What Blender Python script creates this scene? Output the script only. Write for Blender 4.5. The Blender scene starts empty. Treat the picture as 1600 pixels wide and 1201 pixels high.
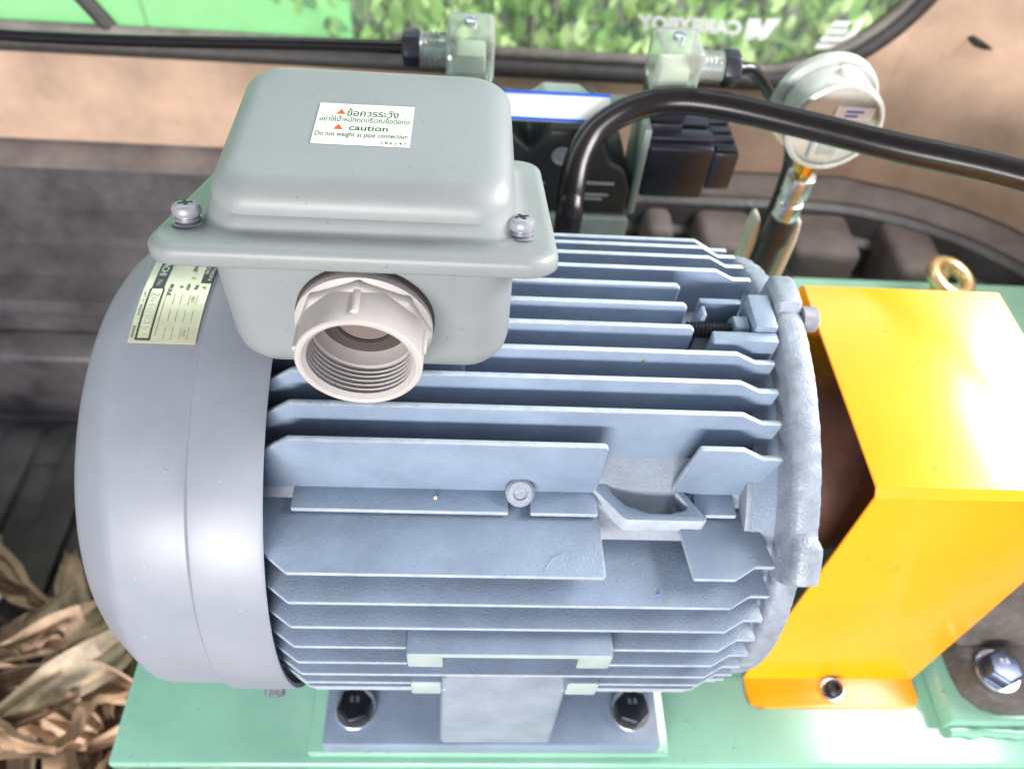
import bpy, bmesh, math, random
from mathutils import Vector, Matrix
random.seed(7)
R = math.radians
S = bpy.context.scene
C = S.collection

# ------------------------------------------------------------------ camera
cam_d = bpy.data.cameras.new('camera')
cam = bpy.data.objects.new('camera', cam_d); C.objects.link(cam)
cam_d.sensor_fit = 'HORIZONTAL'; cam_d.sensor_width = 36.0
cam_d.lens = 26.889
cam_d.clip_start = 0.01; cam_d.clip_end = 200
_f = Vector((0.0562, 0.6299, -0.7747)).normalized()
_r = Vector((0.998, -0.012, 0.0627)).normalized()
_u = _r.cross(_f).normalized(); _r = _f.cross(_u)
cam.matrix_world = Matrix(((_r.x, _u.x, -_f.x, 0.09004), (_r.y, _u.y, -_f.y, -0.26782),
                           (_r.z, _u.z, -_f.z, 0.39803), (0, 0, 0, 1)))
cam_d.dof.use_dof = True
cam_d.dof.focus_distance = 0.312
cam_d.dof.aperture_fstop = 8.5
S.camera = cam

# ------------------------------------------------------------------ world, sun, daylight through the openings
W = bpy.data.worlds.new('World'); S.world = W; W.use_nodes = True
SUN_EL, SUN_AZ = R(58), R(200)          # azimuth measured from +Y, clockwise
nt = W.node_tree; bg = nt.nodes['Background']
sky = nt.nodes.new('ShaderNodeTexSky'); sky.sky_type = 'NISHITA'; sky.sun_disc = False
sky.sun_elevation = SUN_EL; sky.sun_rotation = SUN_AZ
nt.links.new(sky.outputs[0], bg.inputs[0]); bg.inputs[1].default_value = 0.11
sd = bpy.data.lights.new('sun', 'SUN'); sd.energy = 5.0; sd.angle = R(0.6); sd.color = (1, .95, .86)
sun = bpy.data.objects.new('sun', sd); C.objects.link(sun)
sdir = Vector((math.sin(SUN_AZ)*math.cos(SUN_EL), math.cos(SUN_AZ)*math.cos(SUN_EL), math.sin(SUN_EL)))
sun.rotation_euler = sdir.to_track_quat('Z', 'Y').to_euler()
def area(name, loc, target, sx, sy, energy, col):
    d = bpy.data.lights.new(name, 'AREA'); d.shape = 'RECTANGLE'; d.size = sx; d.size_y = sy
    d.energy = energy; d.color = col
    o = bpy.data.objects.new(name, d); C.objects.link(o); o.location = loc
    o.rotation_euler = (Vector(loc)-Vector(target)).to_track_quat('Z', 'Y').to_euler()
    return o
area('tailgate_daylight', (1.36, .44, .74), (.30, .02, .02), .66, .55, 27, (1, .97, .92))
area('rear_opening_daylight', (.98, .05, .98), (.34, -.05, -.1), .55, .5, 11, (1, .99, .96))
area('side_opening_daylight', (-.30, -2.3, .56), (.1, .0, .02), 1.5, .35, 60, (1, .95, .89))
area('window_daylight', (.0, .60, .75), (.10, .0, .05), 1.5, .14, 3, (.84, 1, .90))

S.view_settings.view_transform = 'Standard'; S.view_settings.look = 'None'
S.view_settings.gamma = 1; S.view_settings.exposure = 0.72
S.view_settings.use_curve_mapping = False
S.cycles.use_denoising = True
S.cycles.max_bounces = 8; S.cycles.transparent_max_bounces = 12

# ------------------------------------------------------------------ materials
MATS = {}
def mat(name, col, rough=.4, metal=0., var=.06, scale=40., bump=0., bscale=300., spec=.5, col2=None,
        coat=0., speck=0., sscale=900., trans=0., rvar=.08):
    m = bpy.data.materials.new(name); m.use_nodes = True
    n = m.node_tree.nodes; l = m.node_tree.links; b = n['Principled BSDF']
    tc = n.new('ShaderNodeTexCoord')
    nz = n.new('ShaderNodeTexNoise'); nz.inputs['Scale'].default_value = scale; nz.inputs['Detail'].default_value = 6
    nz.inputs['Roughness'].default_value = .62
    l.new(tc.outputs['Object'], nz.inputs['Vector'])
    rp = n.new('ShaderNodeValToRGB')
    c2 = col2 or tuple(c*(1-var*2.2) for c in col)
    rp.color_ramp.elements[0].position = .3; rp.color_ramp.elements[1].position = .72
    rp.color_ramp.elements[0].color = (*c2, 1)
    rp.color_ramp.elements[1].color = (*[min(1, c*(1+var)) for c in col], 1)
    l.new(nz.outputs['Fac'], rp.inputs[0])
    out = rp.outputs[0]
    if speck:
        s2 = n.new('ShaderNodeTexNoise'); s2.inputs['Scale'].default_value = sscale; s2.inputs['Detail'].default_value = 2
        l.new(tc.outputs['Object'], s2.inputs['Vector'])
        r2 = n.new('ShaderNodeValToRGB'); r2.color_ramp.elements[0].position = .70; r2.color_ramp.elements[1].position = .76
        r2.color_ramp.elements[0].color = (0, 0, 0, 1); r2.color_ramp.elements[1].color = (speck, speck, speck, 1)
        l.new(s2.outputs['Fac'], r2.inputs[0])
        mx = n.new('ShaderNodeMix'); mx.data_type = 'RGBA'
        l.new(r2.outputs[0], mx.inputs['Factor']); l.new(out, mx.inputs[6])
        mx.inputs[7].default_value = (.05, .06, .08, 1); out = mx.outputs[2]
    l.new(out, b.inputs['Base Color'])
    mr = n.new('ShaderNodeMapRange'); mr.inputs[3].default_value = max(.02, rough-rvar); mr.inputs[4].default_value = min(1, rough+rvar)
    l.new(nz.outputs['Fac'], mr.inputs[0]); l.new(mr.outputs[0], b.inputs['Roughness'])
    b.inputs['Metallic'].default_value = metal
    b.inputs['Specular IOR Level'].default_value = spec
    b.inputs['Coat Weight'].default_value = coat
    b.inputs['Coat Roughness'].default_value = .15
    b.inputs['Transmission Weight'].default_value = trans
    if bump:
        bn = n.new('ShaderNodeTexNoise'); bn.inputs['Scale'].default_value = bscale; bn.inputs['Detail'].default_value = 4
        l.new(tc.outputs['Object'], bn.inputs['Vector'])
        bp = n.new('ShaderNodeBump'); bp.inputs['Strength'].default_value = bump; bp.inputs['Distance'].default_value = .001
        l.new(bn.outputs['Fac'], bp.inputs['Height']); l.new(bp.outputs[0], b.inputs['Normal'])
    MATS[name] = m; return m
mat('motor_paint', (.212, .272, .372), .32, var=.10, scale=30, bump=.30, bscale=900, speck=.5, sscale=800)
mat('worn_lit_edge', (.40, .45, .52), .34, var=.10, scale=160, bump=.25, bscale=900)  # rubbed paint and scratches; bright edge highlights are painted into it too
mat('barrel_paint', (.25, .29, .355), .42, var=.10, scale=40, bump=.35, bscale=800, speck=.4, sscale=500)
mat('pad_face_lit', (.36, .43, .43), .45, var=.06, scale=60)  # paler tone that paints reflected light onto the boss fronts
mat('cover_paint', (.245, .262, .318), .40, var=.05, scale=20, bump=.05, bscale=900)
mat('box_paint', (.225, .243, .255), .44, var=.05, scale=20, bump=.06, bscale=900, speck=.6, sscale=700)
mat('cast_paint', (.27, .305, .375), .34, var=.14, scale=120, bump=.4, bscale=800, speck=.5, sscale=500)
mat('pvc', (.44, .41, .405), .36, var=.04, scale=40, bump=.08, bscale=900, speck=.6, sscale=900)
mat('inside_brown', (.16, .12, .115), .6)
mat('gasket', (.045, .035, .035), .6, bump=.3)
mat('screw_paint', (.30, .30, .35), .34, metal=.25, var=.08, scale=200)
mat('recess_dark', (.012, .012, .012), .6)
mat('label_white', (.66, .74, .62), .65, var=.02, scale=60, spec=.2)
mat('label_ink', (.02, .05, .04), .7, spec=.1)
mat('label_red', (.85, .10, .03), .7, spec=.1)
mat('plate_foil', (.68, .66, .50), .30, metal=.35, var=.08, scale=60)
mat('plate_black', (.02, .03, .028), .4)
mat('plate_line', (.30, .28, .20), .4)
mat('plate_white', (.75, .78, .72), .4)
mat('bolt_black', (.022, .024, .034), .38, metal=.6, var=.2, scale=150, bump=.2)
mat('zinc', (.62, .64, .68), .26, metal=.9, var=.1, scale=120)
mat('bolt_blue', (.15, .18, .27), .34, metal=.85, var=.15, scale=120)
mat('green_paint', (.24, .48, .37), .17, var=.08, scale=12, bump=.05, bscale=60, speck=.4, sscale=160, coat=.7)
mat('yellow_paint', (.92, .37, .003), .30, var=.05, scale=9, bump=.04, bscale=150, speck=.35, sscale=210, coat=.35)
mat('cast_iron', (.115, .10, .094), .6, var=.25, scale=50, bump=1.0, bscale=260)
mat('coupling_iron', (.10, .05, .04), .5, var=.2, scale=40, bump=.3)
mat('hose_rubber', (.010, .008, .010), .26, var=.06, scale=80, rvar=.02, spec=.32)
mat('valve_black', (.035, .033, .034), .42, var=.15, scale=60, bump=.15)
mat('valve_grey', (.30, .36, .33), .35, var=.08, scale=60)
mat('coil_black', (.022, .022, .034), .33, var=.15, scale=60)
mat('strip_white', (.85, .86, .86), .35)
mat('strip_blue', (.01, .12, .62), .4)
mat('print_grey', (.45, .45, .45), .5)
mat('chrome', (.50, .52, .50), .28, metal=.15, var=.04)
mat('brass', (.80, .50, .10), .25, metal=1., var=.1)
mat('brass_pale', (.86, .66, .36), .28, metal=.9, var=.08)
mat('cream_plastic', (.62, .60, .50), .45, var=.08)
mat('canopy_tan', (.58, .395, .295), .75, var=.14, scale=14, bump=.35, bscale=260, speck=.35, sscale=120)
mat('canopy_roof', (.36, .36, .36), .8, var=.08, scale=8)
mat('seal_rubber', (.045, .04, .042), .55, var=.2, scale=90, bump=.5, bscale=500)
mat('seal_lip', (.20, .18, .165), .5, var=.2, scale=60, bump=.2)
mat('liner', (.080, .072, .076), .42, var=.35, scale=13, bump=.8, bscale=110, col2=(.030, .027, .031))
mat('liner_dusty', (.17, .142, .136), .7, var=.25, scale=16, bump=.6, bscale=160, col2=(.09, .072, .072))
mat('glass_print', (.92, .93, .92), .6)
mat('outside_green', (.22, .66, .26), .5, var=.12, scale=1.6)
mat('ground', (.14, .13, .10), .9, var=.3, scale=3)
HUSK = []
for i, c in enumerate([(.64, .44, .30), (.50, .32, .20), (.74, .57, .42), (.34, .21, .14)]):
    HUSK.append(mat('husk%d' % i, c, .75, var=.22, scale=34, bump=.8, bscale=130))
def leafmat(name, col):
    m = mat(name, col, .45, var=.2, scale=14)
    n = m.node_tree.nodes; l = m.node_tree.links
    b = n['Principled BSDF']; o = n['Material Output']
    tr = n.new('ShaderNodeBsdfTranslucent'); tr.inputs[0].default_value = (col[0]*1.5, col[1]*1.6, col[2]*.8, 1)
    mx = n.new('ShaderNodeMixShader'); mx.inputs[0].default_value = .4
    l.new(b.outputs[0], mx.inputs[1]); l.new(tr.outputs[0], mx.inputs[2]); l.new(mx.outputs[0], o.inputs[0])
    return m
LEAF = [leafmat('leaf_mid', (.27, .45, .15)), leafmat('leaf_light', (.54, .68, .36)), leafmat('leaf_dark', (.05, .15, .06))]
def glassmat(name, tint, gl=1.0, dust=0.):
    m = bpy.data.materials.new(name); m.use_nodes = True
    n = m.node_tree.nodes; l = m.node_tree.links; n.remove(n['Principled BSDF']); o = n['Material Output']
    t = n.new('ShaderNodeBsdfTransparent'); t.inputs[0].default_value = (*tint, 1)
    g = n.new('ShaderNodeBsdfGlossy'); g.inputs['Roughness'].default_value = .04
    fr = n.new('ShaderNodeFresnel'); fr.inputs[0].default_value = 1.45
    mx = n.new('ShaderNodeMixShader'); l.new(fr.outputs[0], mx.inputs[0]); l.new(t.outputs[0], mx.inputs[1]); l.new(g.outputs[0], mx.inputs[2])
    last = mx
    if dust:
        d = n.new('ShaderNodeBsdfDiffuse'); d.inputs[0].default_value = (.8, .82, .78, 1)
        m2 = n.new('ShaderNodeMixShader'); m2.inputs[0].default_value = dust
        l.new(mx.outputs[0], m2.inputs[1]); l.new(d.outputs[0], m2.inputs[2]); last = m2
    l.new(last.outputs[0], o.inputs[0]); MATS[name] = m; return m
glassmat('window_glass', (.95, .98, .95), dust=.07)
glassmat('clear_plastic', (.80, .90, .84), dust=.22)
def M(x): return MATS[x] if isinstance(x, str) else x

# ------------------------------------------------------------------ mesh helpers
def finish(name, bm, m, parent=None, smooth=35, bevel=0., segs=2, bang=30):
    bmesh.ops.remove_doubles(bm, verts=bm.verts, dist=1e-6)
    bmesh.ops.recalc_face_normals(bm, faces=bm.faces)
    if bevel:
        es = [e for e in bm.edges if len(e.link_faces) == 2 and e.calc_face_angle(0) > R(bang)]
        if es: bmesh.ops.bevel(bm, geom=es, offset=bevel, offset_type='OFFSET', segments=segs, profile=.5, affect='EDGES', clamp_overlap=True)
    me = bpy.data.meshes.new(name); bm.to_mesh(me); bm.free()
    if smooth:
        for p in me.polygons: p.use_smooth = True
        me.set_sharp_from_angle(angle=R(smooth))
    if m is not None: me.materials.append(M(m))
    o = bpy.data.objects.new(name, me); C.objects.link(o)
    if parent: o.parent = parent
    return o
def add_faces(bm, vs, fs):
    bv = [bm.verts.new(v) for v in vs]
    for f in fs:
        try: bm.faces.new([bv[i] for i in f])
        except ValueError: pass
    return bv
def prism_into(bm, prof, axis, d0, d1):
    n = len(prof)
    def P(a, b, d): return {'x': (d, a, b), 'y': (a, d, b), 'z': (a, b, d)}[axis]
    vs = [P(a, b, d0) for a, b in prof] + [P(a, b, d1) for a, b in prof]
    fs = [list(range(n)), list(range(n, 2*n))] + [[i, (i+1) % n, n+(i+1) % n, n+i] for i in range(n)]
    add_faces(bm, vs, fs)
def prism(name, prof, axis, d0, d1, m, parent=None, bevel=0., segs=2, smooth=35, bang=30):
    bm = bmesh.new(); prism_into(bm, prof, axis, d0, d1)
    return finish(name, bm, m, parent, smooth, bevel, segs, bang)
def box(name, x0, x1, y0, y1, z0, z1, m, parent=None, bevel=.001, segs=2):
    return prism(name, [(x0, y0), (x1, y0), (x1, y1), (x0, y1)], 'z', z0, z1, m, parent, bevel, segs)
def frame(axis):                     # two unit vectors spanning the plane across the axis
    a = Vector(axis).normalized()
    h = Vector((0, 0, 1)) if abs(a.z) < .9 else Vector((0, 1, 0))
    e1 = h.cross(a).normalized(); return a, e1, a.cross(e1)
def lathe_into(bm, prof, origin, axis, n=48, cap=True, closed=False):
    a, e1, e2 = frame(axis); o = Vector(origin); rings = []
    for (h, r) in prof:
        rings.append([bm.verts.new(o + a*h + (e1*math.cos(2*math.pi*i/n) + e2*math.sin(2*math.pi*i/n))*r) for i in range(n)])
    pairs = list(zip(rings, rings[1:])) + ([(rings[-1], rings[0])] if closed else [])
    for A, B in pairs:
        for i in range(n): bm.faces.new((A[i], A[(i+1) % n], B[(i+1) % n], B[i]))
    if cap and not closed:
        bm.faces.new(rings[0]); bm.faces.new(rings[-1])
def lathe(name, prof, origin, axis, m, parent=None, n=48, cap=True, closed=False, smooth=35, bevel=0., segs=2):
    bm = bmesh.new(); lathe_into(bm, prof, origin, axis, n, cap, closed)
    return finish(name, bm, m, parent, smooth, bevel, segs)
def catmull(P, k=8):
    P = [Vector(p) for p in P]; Q = [2*P[0]-P[1]] + P + [2*P[-1]-P[-2]]; out = []
    for i in range(1, len(Q)-2):
        a, b, c, d = Q[i-1:i+3]
        for j in range(k):
            t = j/k
            out.append(.5*((2*b)+(c-a)*t+(2*a-5*b+4*c-d)*t*t+(3*b-a-3*c+d)*t**3))
    return out + [P[-1]]
def tube_into(bm, pts, r, n=20, cap=True):
    pts = [Vector(p) for p in pts]; up = None; rings = []
    for i, p in enumerate(pts):
        t = (pts[min(i+1, len(pts)-1)] - pts[max(i-1, 0)]).normalized()
        if up is None:
            h = Vector((0, 0, 1)) if abs(t.z) < .9 else Vector((0, 1, 0)); up = (h - t*h.dot(t)).normalized()
        else: up = (up - t*up.dot(t)).normalized()
        s = t.cross(up); rr = r(i/(len(pts)-1)) if callable(r) else r
        rings.append([bm.verts.new(p + (up*math.cos(2*math.pi*j/n)+s*math.sin(2*math.pi*j/n))*rr) for j in range(n)])
    for A, B in zip(rings, rings[1:]):
        for i in range(n): bm.faces.new((A[i], A[(i+1) % n], B[(i+1) % n], B[i]))
    if cap: bm.faces.new(rings[0]); bm.faces.new(rings[-1])
def tube(name, pts, r, m, parent=None, n=20, k=8, smooth=50):
    bm = bmesh.new(); tube_into(bm, catmull(pts, k) if k else pts, r, n)
    return finish(name, bm, m, parent, smooth)
def empty(name, loc=(0, 0, 0)):
    o = bpy.data.objects.new(name, None); C.objects.link(o); o.location = loc; o.empty_display_size = .05; return o
def tag(o, label, cat=None, group=None, kind=None):
    if label: o['label'] = label
    if cat: o['category'] = cat
    if group: o['group'] = group
    if kind: o['kind'] = kind
    return o
def adopt(o, parent):               # parent keeping the world coordinates of the mesh
    o.parent = parent; o.matrix_parent_inverse = Matrix.Translation(-parent.location); return o
def rrect(x0, x1, y0, y1, r, n=8):
    out = []
    for cx, cy, a0 in ((x1-r, y1-r, 0), (x0+r, y1-r, 90), (x0+r, y0+r, 180), (x1-r, y0+r, 270)):
        for i in range(n+1):
            a = R(a0+90*i/n); out.append((cx+r*math.cos(a), cy+r*math.sin(a)))
    return out
def loft(name, rings, m, parent=None, cap0=True, cap1=True, smooth=40):
    bm = bmesh.new(); vv = [[bm.verts.new(p) for p in ring] for ring in rings]
    n = len(vv[0])
    for A, B in zip(vv, vv[1:]):
        for i in range(n): bm.faces.new((A[i], A[(i+1) % n], B[(i+1) % n], B[i]))
    if cap0: bm.faces.new(vv[0])
    if cap1: bm.faces.new(vv[-1])
    return finish(name, bm, m, parent, smooth)
def text_mesh(s, size, align='CENTER', offset=0., shear=0., ext=0., spacing=1.):
    cu = bpy.data.curves.new('t', 'FONT'); cu.body = s; cu.size = size; cu.align_x = align; cu.align_y = 'CENTER'
    cu.offset = offset*size; cu.shear = shear; cu.extrude = ext; cu.resolution_u = 3; cu.space_character = spacing
    o = bpy.data.objects.new('t', cu); C.objects.link(o)
    bpy.context.view_layer.update()
    me = bpy.data.meshes.new_from_object(o.evaluated_get(bpy.context.evaluated_depsgraph_get()))
    bpy.data.objects.remove(o); bpy.data.curves.remove(cu)
    return me
def text(name, s, size, xf, m, parent, width=None, height=None, **kw):
    """flat lettering as real faces; xf maps (u, v) in the plane of the text to a world point"""
    me = text_mesh(s, size, **kw)
    vs = [v.co.copy() for v in me.vertices]
    if vs:
        u0, u1 = min(v.x for v in vs), max(v.x for v in vs); v0, v1 = min(v.y for v in vs), max(v.y for v in vs)
        su = width/(u1-u0) if width else 1; sv = height/(v1-v0) if height else (1 if not width else 1)
        cu, cv = (u0+u1)/2, (v0+v1)/2
        for v, co in zip(me.vertices, vs):
            uu = (co.x-cu)*su if width else co.x
            v2 = (co.y-cv)*sv if height else co.y
            v.co = xf(uu, v2, co.z)
    me.materials.clear(); me.materials.append(M(m)); me.name = name
    o = bpy.data.objects.new(name, me); C.objects.link(o); o.parent = parent; return o
def quad_patch(name, xf, u0, u1, v0, v1, m, parent, nu=1, nv=1, h=0., th=.0002):
    """thin sheet mapped through xf(u, v, h), with real thickness"""
    bm = bmesh.new(); g = {}
    for k, hh in ((0, h), (1, h+th)):
        for i in range(nu+1):
            for j in range(nv+1): g[i, j, k] = bm.verts.new(xf(u0+(u1-u0)*i/nu, v0+(v1-v0)*j/nv, hh))
    for i in range(nu):
        for j in range(nv):
            for k in (0, 1): bm.faces.new((g[i, j, k], g[i+1, j, k], g[i+1, j+1, k], g[i, j+1, k]))
    for i in range(nu):
        for j in (0, nv): bm.faces.new((g[i, j, 0], g[i+1, j, 0], g[i+1, j, 1], g[i, j, 1]))
    for j in range(nv):
        for i in (0, nu): bm.faces.new((g[i, j, 0], g[i, j+1, 0], g[i, j+1, 1], g[i, j, 1]))
    return finish(name, bm, m, parent, 30)
def hex_bolt(name, loc, axis, af, h, mh, mw, parent, wr=None, wt=.002, rot=0., mark=None):
    """hex head with a chamfered top on a washer; the washer is the bolt's child"""
    a, e1, e2 = frame(axis); o = Vector(loc); rc = af/math.sqrt(3); bm = bmesh.new()
    rows = [(0, rc), (h*.86, rc), (h, rc*.86)]; rings = []
    for hh, r in rows:
        rings.append([bm.verts.new(o+a*(hh+wt)+(e1*math.cos(R(60*i)+rot)+e2*math.sin(R(60*i)+rot))*r) for i in range(6)])
    for A, B in zip(rings, rings[1:]):
        for i in range(6): bm.faces.new((A[i], A[(i+1) % 6], B[(i+1) % 6], B[i]))
    bm.faces.new(rings[0]); bm.faces.new(rings[-1])
    b = finish(name, bm, mh, parent, 30, bevel=.0006)
    lathe('washer', [(0, af*.3), (0, wr or af*.62), (wt*.8, wr or af*.62), (wt, (wr or af*.62)-.0006), (wt, af*.3)], loc, axis, mw, b, n=40, cap=False, closed=True)
    if mark:
        xf = lambda u, v, hh: o + a*(h+wt+.0001+hh) + e1*u + e2*v
        text('head_marking', mark, af*.26, lambda u, v, hh: xf(u, v+af*.13, hh), mw, b, ext=.0001)
    return b

# ================================================================== THE SETTING
# ground outside
g = prism('ground', [(-30, -30), (30, -30), (30, 30), (-30, 30)], 'z', -1.35, -1.30, 'ground', smooth=0)
tag(g, 'dark soil ground outside the truck', kind='structure')

# truck bed: floor and moulded liner wall with ledges, turning towards the tailgate on the right
def wall_path(y):                    # plan line of the side wall offset so that its straight run lies at depth y
    pts = [(-1.3, y), (-.6, y), (0, y), (.45, y)]
    rr = .30 + (y-.55); cx, cy = .50, .25
    for i in range(0, 11):
        a = R(90 - 7.5*i); pts.append((cx+rr*1.15*math.cos(a), cy+rr*math.sin(a)))
    pts.append((pts[-1][0]+.02, -.9)); return pts
def wall_sheet(name, prof, m, parent=None, smooth=40, bevel=0):
    """prof: list of (depth, z) swept along the wall path"""
    bm = bmesh.new(); rows = []
    for (y, z) in prof: rows.append([bm.verts.new((px, py, z)) for px, py in wall_path(y)])
    for A, B in zip(rows, rows[1:]):
        for i in range(len(A)-1): bm.faces.new((A[i], A[i+1], B[i+1], B[i]))
    return finish(name, bm, m, parent, smooth, bevel)
liner = wall_sheet('bed_liner', [(.556, -.15), (.556, -.172), (.515, -.178), (.506, -.186), (.500, -.215), (.492, -.222), (.488, -.262), (.478, -.268), (.474, -.318),
                                 (.430, -.324), (.420, -.332), (.414, -.40), (.400, -.41), (.396, -.478), (.37, -.495), (.30, -.50)], 'liner', smooth=25)
tag(liner, 'dark ribbed plastic liner along the truck bed side', kind='structure')
cap = wall_sheet('bed_rail_cap', [(.553, -.166), (.5525, -.1695), (.513, -.1755), (.5125, -.181), (.52, -.183)], 'liner_dusty', liner, 25)
led = wall_sheet('liner_ledge', [(.4745, -.3205), (.43, -.3215), (.4185, -.3305), (.4165, -.348)], 'liner', liner, 25)
for (x0, x1, y0) in ((.30, .335, .455), (.365, .435, .430), (.475, .56, .425), (.60, .66, .40)):
    box('liner_rib', x0, x1, y0, .505, -.47, -.188, 'liner_dusty', liner, .012, 4)
for (x0, x1) in ((-1.2, -.62), (-.56, -.36)):
    box('liner_rib', x0, x1, .37, .42, -.49, -.36, 'liner', liner, .012, 3)
fl = prism('truck_bed_floor', [(-1.4, -1.1), (1.1, -1.1), (1.1, .40), (-1.4, .40)], 'z', -.53, -.502, 'liner', smooth=0)
tag(fl, 'dark ribbed floor of the truck bed', kind='structure')
for i in range(14):
    x = -1.30+i*.085
    box('floor_rib', x, x+.045, -1.05, .36, -.502, -.490, 'liner', fl, .006, 2)

# canopy side wall with window opening
wall = empty('canopy_wall', (0, .55, -.16))
WZ = -.030                           # lower edge of the glass
zt = .62
def arch(x):                         # lower edge of the window opening: flat, turning up at the right corner
    x1, r = .560, .16
    if x <= x1-r: return WZ
    d = x-(x1-r); return WZ + r - math.sqrt(max(r*r-d*d, 0))
bm = bmesh.new()
xs = [-1.3, -1.0, -.7, -.4, -.1, .1, .3, .39] + [.40+.16*math.sin(R(a)) for a in range(6, 91, 6)]
for th0 in (.550, .562):
    low = [bm.verts.new((x, th0, -.166)) for x in xs]
    top = [bm.verts.new((x, th0, arch(x))) for x in xs]
    for i in range(len(xs)-1): bm.faces.new((low[i], low[i+1], top[i+1], top[i]))
    # wall right of the window, curving towards the tailgate
    pts = [(.56, .55)] + [p for p in wall_path(.55) if p[0] > .58]
    cols = []
    for (px, py) in pts:
        yy = py+(th0-.55)
        zs = [-.166, arch(.56)] + [.16, .19, .22]
        cols.append([bm.verts.new((px, yy, z)) for z in zs])
    for A, B in zip(cols, cols[1:]):
        for k in range(len(A)-1): bm.faces.new((A[k], B[k], B[k+1], A[k+1]))
adopt(finish('wall_panel', bm, 'canopy_tan', None, 40), wall)
# glass with its print
pane = adopt(box('window_pane', -1.3, .572, .556, .560, WZ-.004, zt, 'window_glass', None, 0), wall)
gx = lambda x0, z0: (lambda u, v, h: Vector((x0-u, .5555-h, z0+v)))      # mirrored: read from outside
_p = adopt(text('glass_lettering', 'CARRYBOY', .02, gx(.3165, .0120), 'glass_print', None, width=.118, height=.0170, offset=.060, shear=.22), wall)
bm = bmesh.new()
def poly_xz(bm, pts, y0, y1): prism_into(bm, pts, 'y', y0, y1)
mk = [(.3790, .0230), (.3925, .0235), (.3975, .0130), (.3990, .0240), (.4150, .0245), (.4055, .0015), (.3990, -.0010), (.3940, .0040), (.3885, -.0005), (.3800, .0015)]
poly_xz(bm, mk, .5551, .5556)
adopt(finish('glass_emblem', bm, 'glass_print', None, 0), wall)
for i in range(4):
    x0 = .462+.003*i; z0 = -.006+.0085*i
    adopt(prism('glass_print_line', [(x0, z0), (x0+.028-.003*i, z0+.0008), (x0+.030-.003*i, z0+.0068), (x0+.002, z0+.0060)], 'y', .5551, .5556, 'glass_print', None, smooth=0), wall)
adopt(prism('glass_print_mark', [(.487, -.010), (.495, -.0085), (.497, .006), (.503, .010), (.506, .030), (.499, .0290), (.497, .018), (.491, .010)], 'y', .5551, .5556, 'glass_print', None, smooth=0), wall)
# rubber seal: a braided lower bead and a smooth lip
def seal_line(dz, dy):
    P = [(-1.3, dy, WZ+dz), (-.6, dy, WZ+dz), (-.1, dy, WZ+dz), (.2, dy, WZ+dz), (.36, dy, WZ+dz)]
    r = .16+max(0, -dz)*1.0
    for a in range(0, 91, 10):
        P.append((.40+r*math.sin(R(a)), dy, WZ+.16-r*math.cos(R(a))))
    P.append((.40+r, dy, .22)); return P
adopt(tube('seal_bead', seal_line(-.0115, .546), .0108, 'seal_rubber', None, 16, 4), wall)
adopt(tube('seal_lip', seal_line(.004, .548), .0062, 'seal_lip', None, 14, 4), wall)
adopt(tube('window_divider', [(-.302, .551, WZ), (-.322, .551, .005), (-.352, .551, .06), (-.40, .551, .2)], .0085, 'seal_rubber', None, 14, 4), wall)
adopt(prism('slot', [(.612, .0270), (.617, .0300), (.632, .0250), (.640, .0205), (.628, .0205), (.616, .0235)], 'y', .520, .540, 'recess_dark', None, smooth=0), wall)
tag(wall, 'tan canopy side wall with a rubber sealed window behind the machine', 'canopy wall')
roof = box('canopy_roof', -1.6, .80, -1.15, .64, .84, .86, 'canopy_roof', None, .004)
tag(roof, 'canopy roof over the truck bed', kind='structure')

# outside: green board on the left and a hedge
gp = empty('green_board', (-1.0, 1.6, -1.3))
for i in range(5):
    adopt(box('board', -2.72+i*.5, -2.72+i*.5+.497, 1.60+.004*(i % 2), 1.63, -1.3, .35, 'outside_green', None, .006), gp)
tag(gp, 'bright green board standing outside the window on the left', 'board')
hedge = empty('hedge', (.4, 1.8, -1.3))
def leaf_verts(L, Wd):
    return [(0, 0, 0), (-Wd*.45, L*.35, .1*Wd), (0, L*.4, -.05*Wd), (Wd*.45, L*.35, .1*Wd), (-Wd*.38, L*.65, .08*Wd), (0, L*.7, -.08*Wd), (Wd*.38, L*.65, .08*Wd), (0, L, -.2*Wd)]
leaf_f = [(0, 2, 1), (0, 3, 2), (1, 2, 5, 4), (2, 3, 6, 5), (4, 5, 7), (5, 6, 7)]
leaf_me = []
for k in range(3):
    bm = bmesh.new(); add_faces(bm, leaf_verts(.085, .05), leaf_f)
    o = finish('leaf', bm, LEAF[k], None, 0); leaf_me.append(o.data); bpy.data.objects.remove(o)
def leaf_matrix(p, s, rnd):
    rot = Matrix.Rotation(rnd.uniform(0, 6.28), 4, 'Z') @ Matrix.Rotation(rnd.uniform(.4, 2.2), 4, 'X') @ Matrix.Rotation(rnd.uniform(-.8, .8), 4, 'Y')
    return Matrix.Translation(p) @ rot @ Matrix.Scale(s, 4)
rnd = random.Random(3)
for i in range(230):
    o = bpy.data.objects.new('leaf', leaf_me[rnd.choice((0, 0, 1, 1, 2))]); C.objects.link(o)
    x = rnd.uniform(-.36, 1.55); 
    p = Vector((x, rnd.uniform(1.42, 1.60), rnd.uniform(-.75, -.05)))
    o.parent = hedge; o.matrix_parent_inverse = Matrix.Translation(-hedge.location); o.matrix_basis = leaf_matrix(p, rnd.uniform(.42, .85), rnd)
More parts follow.
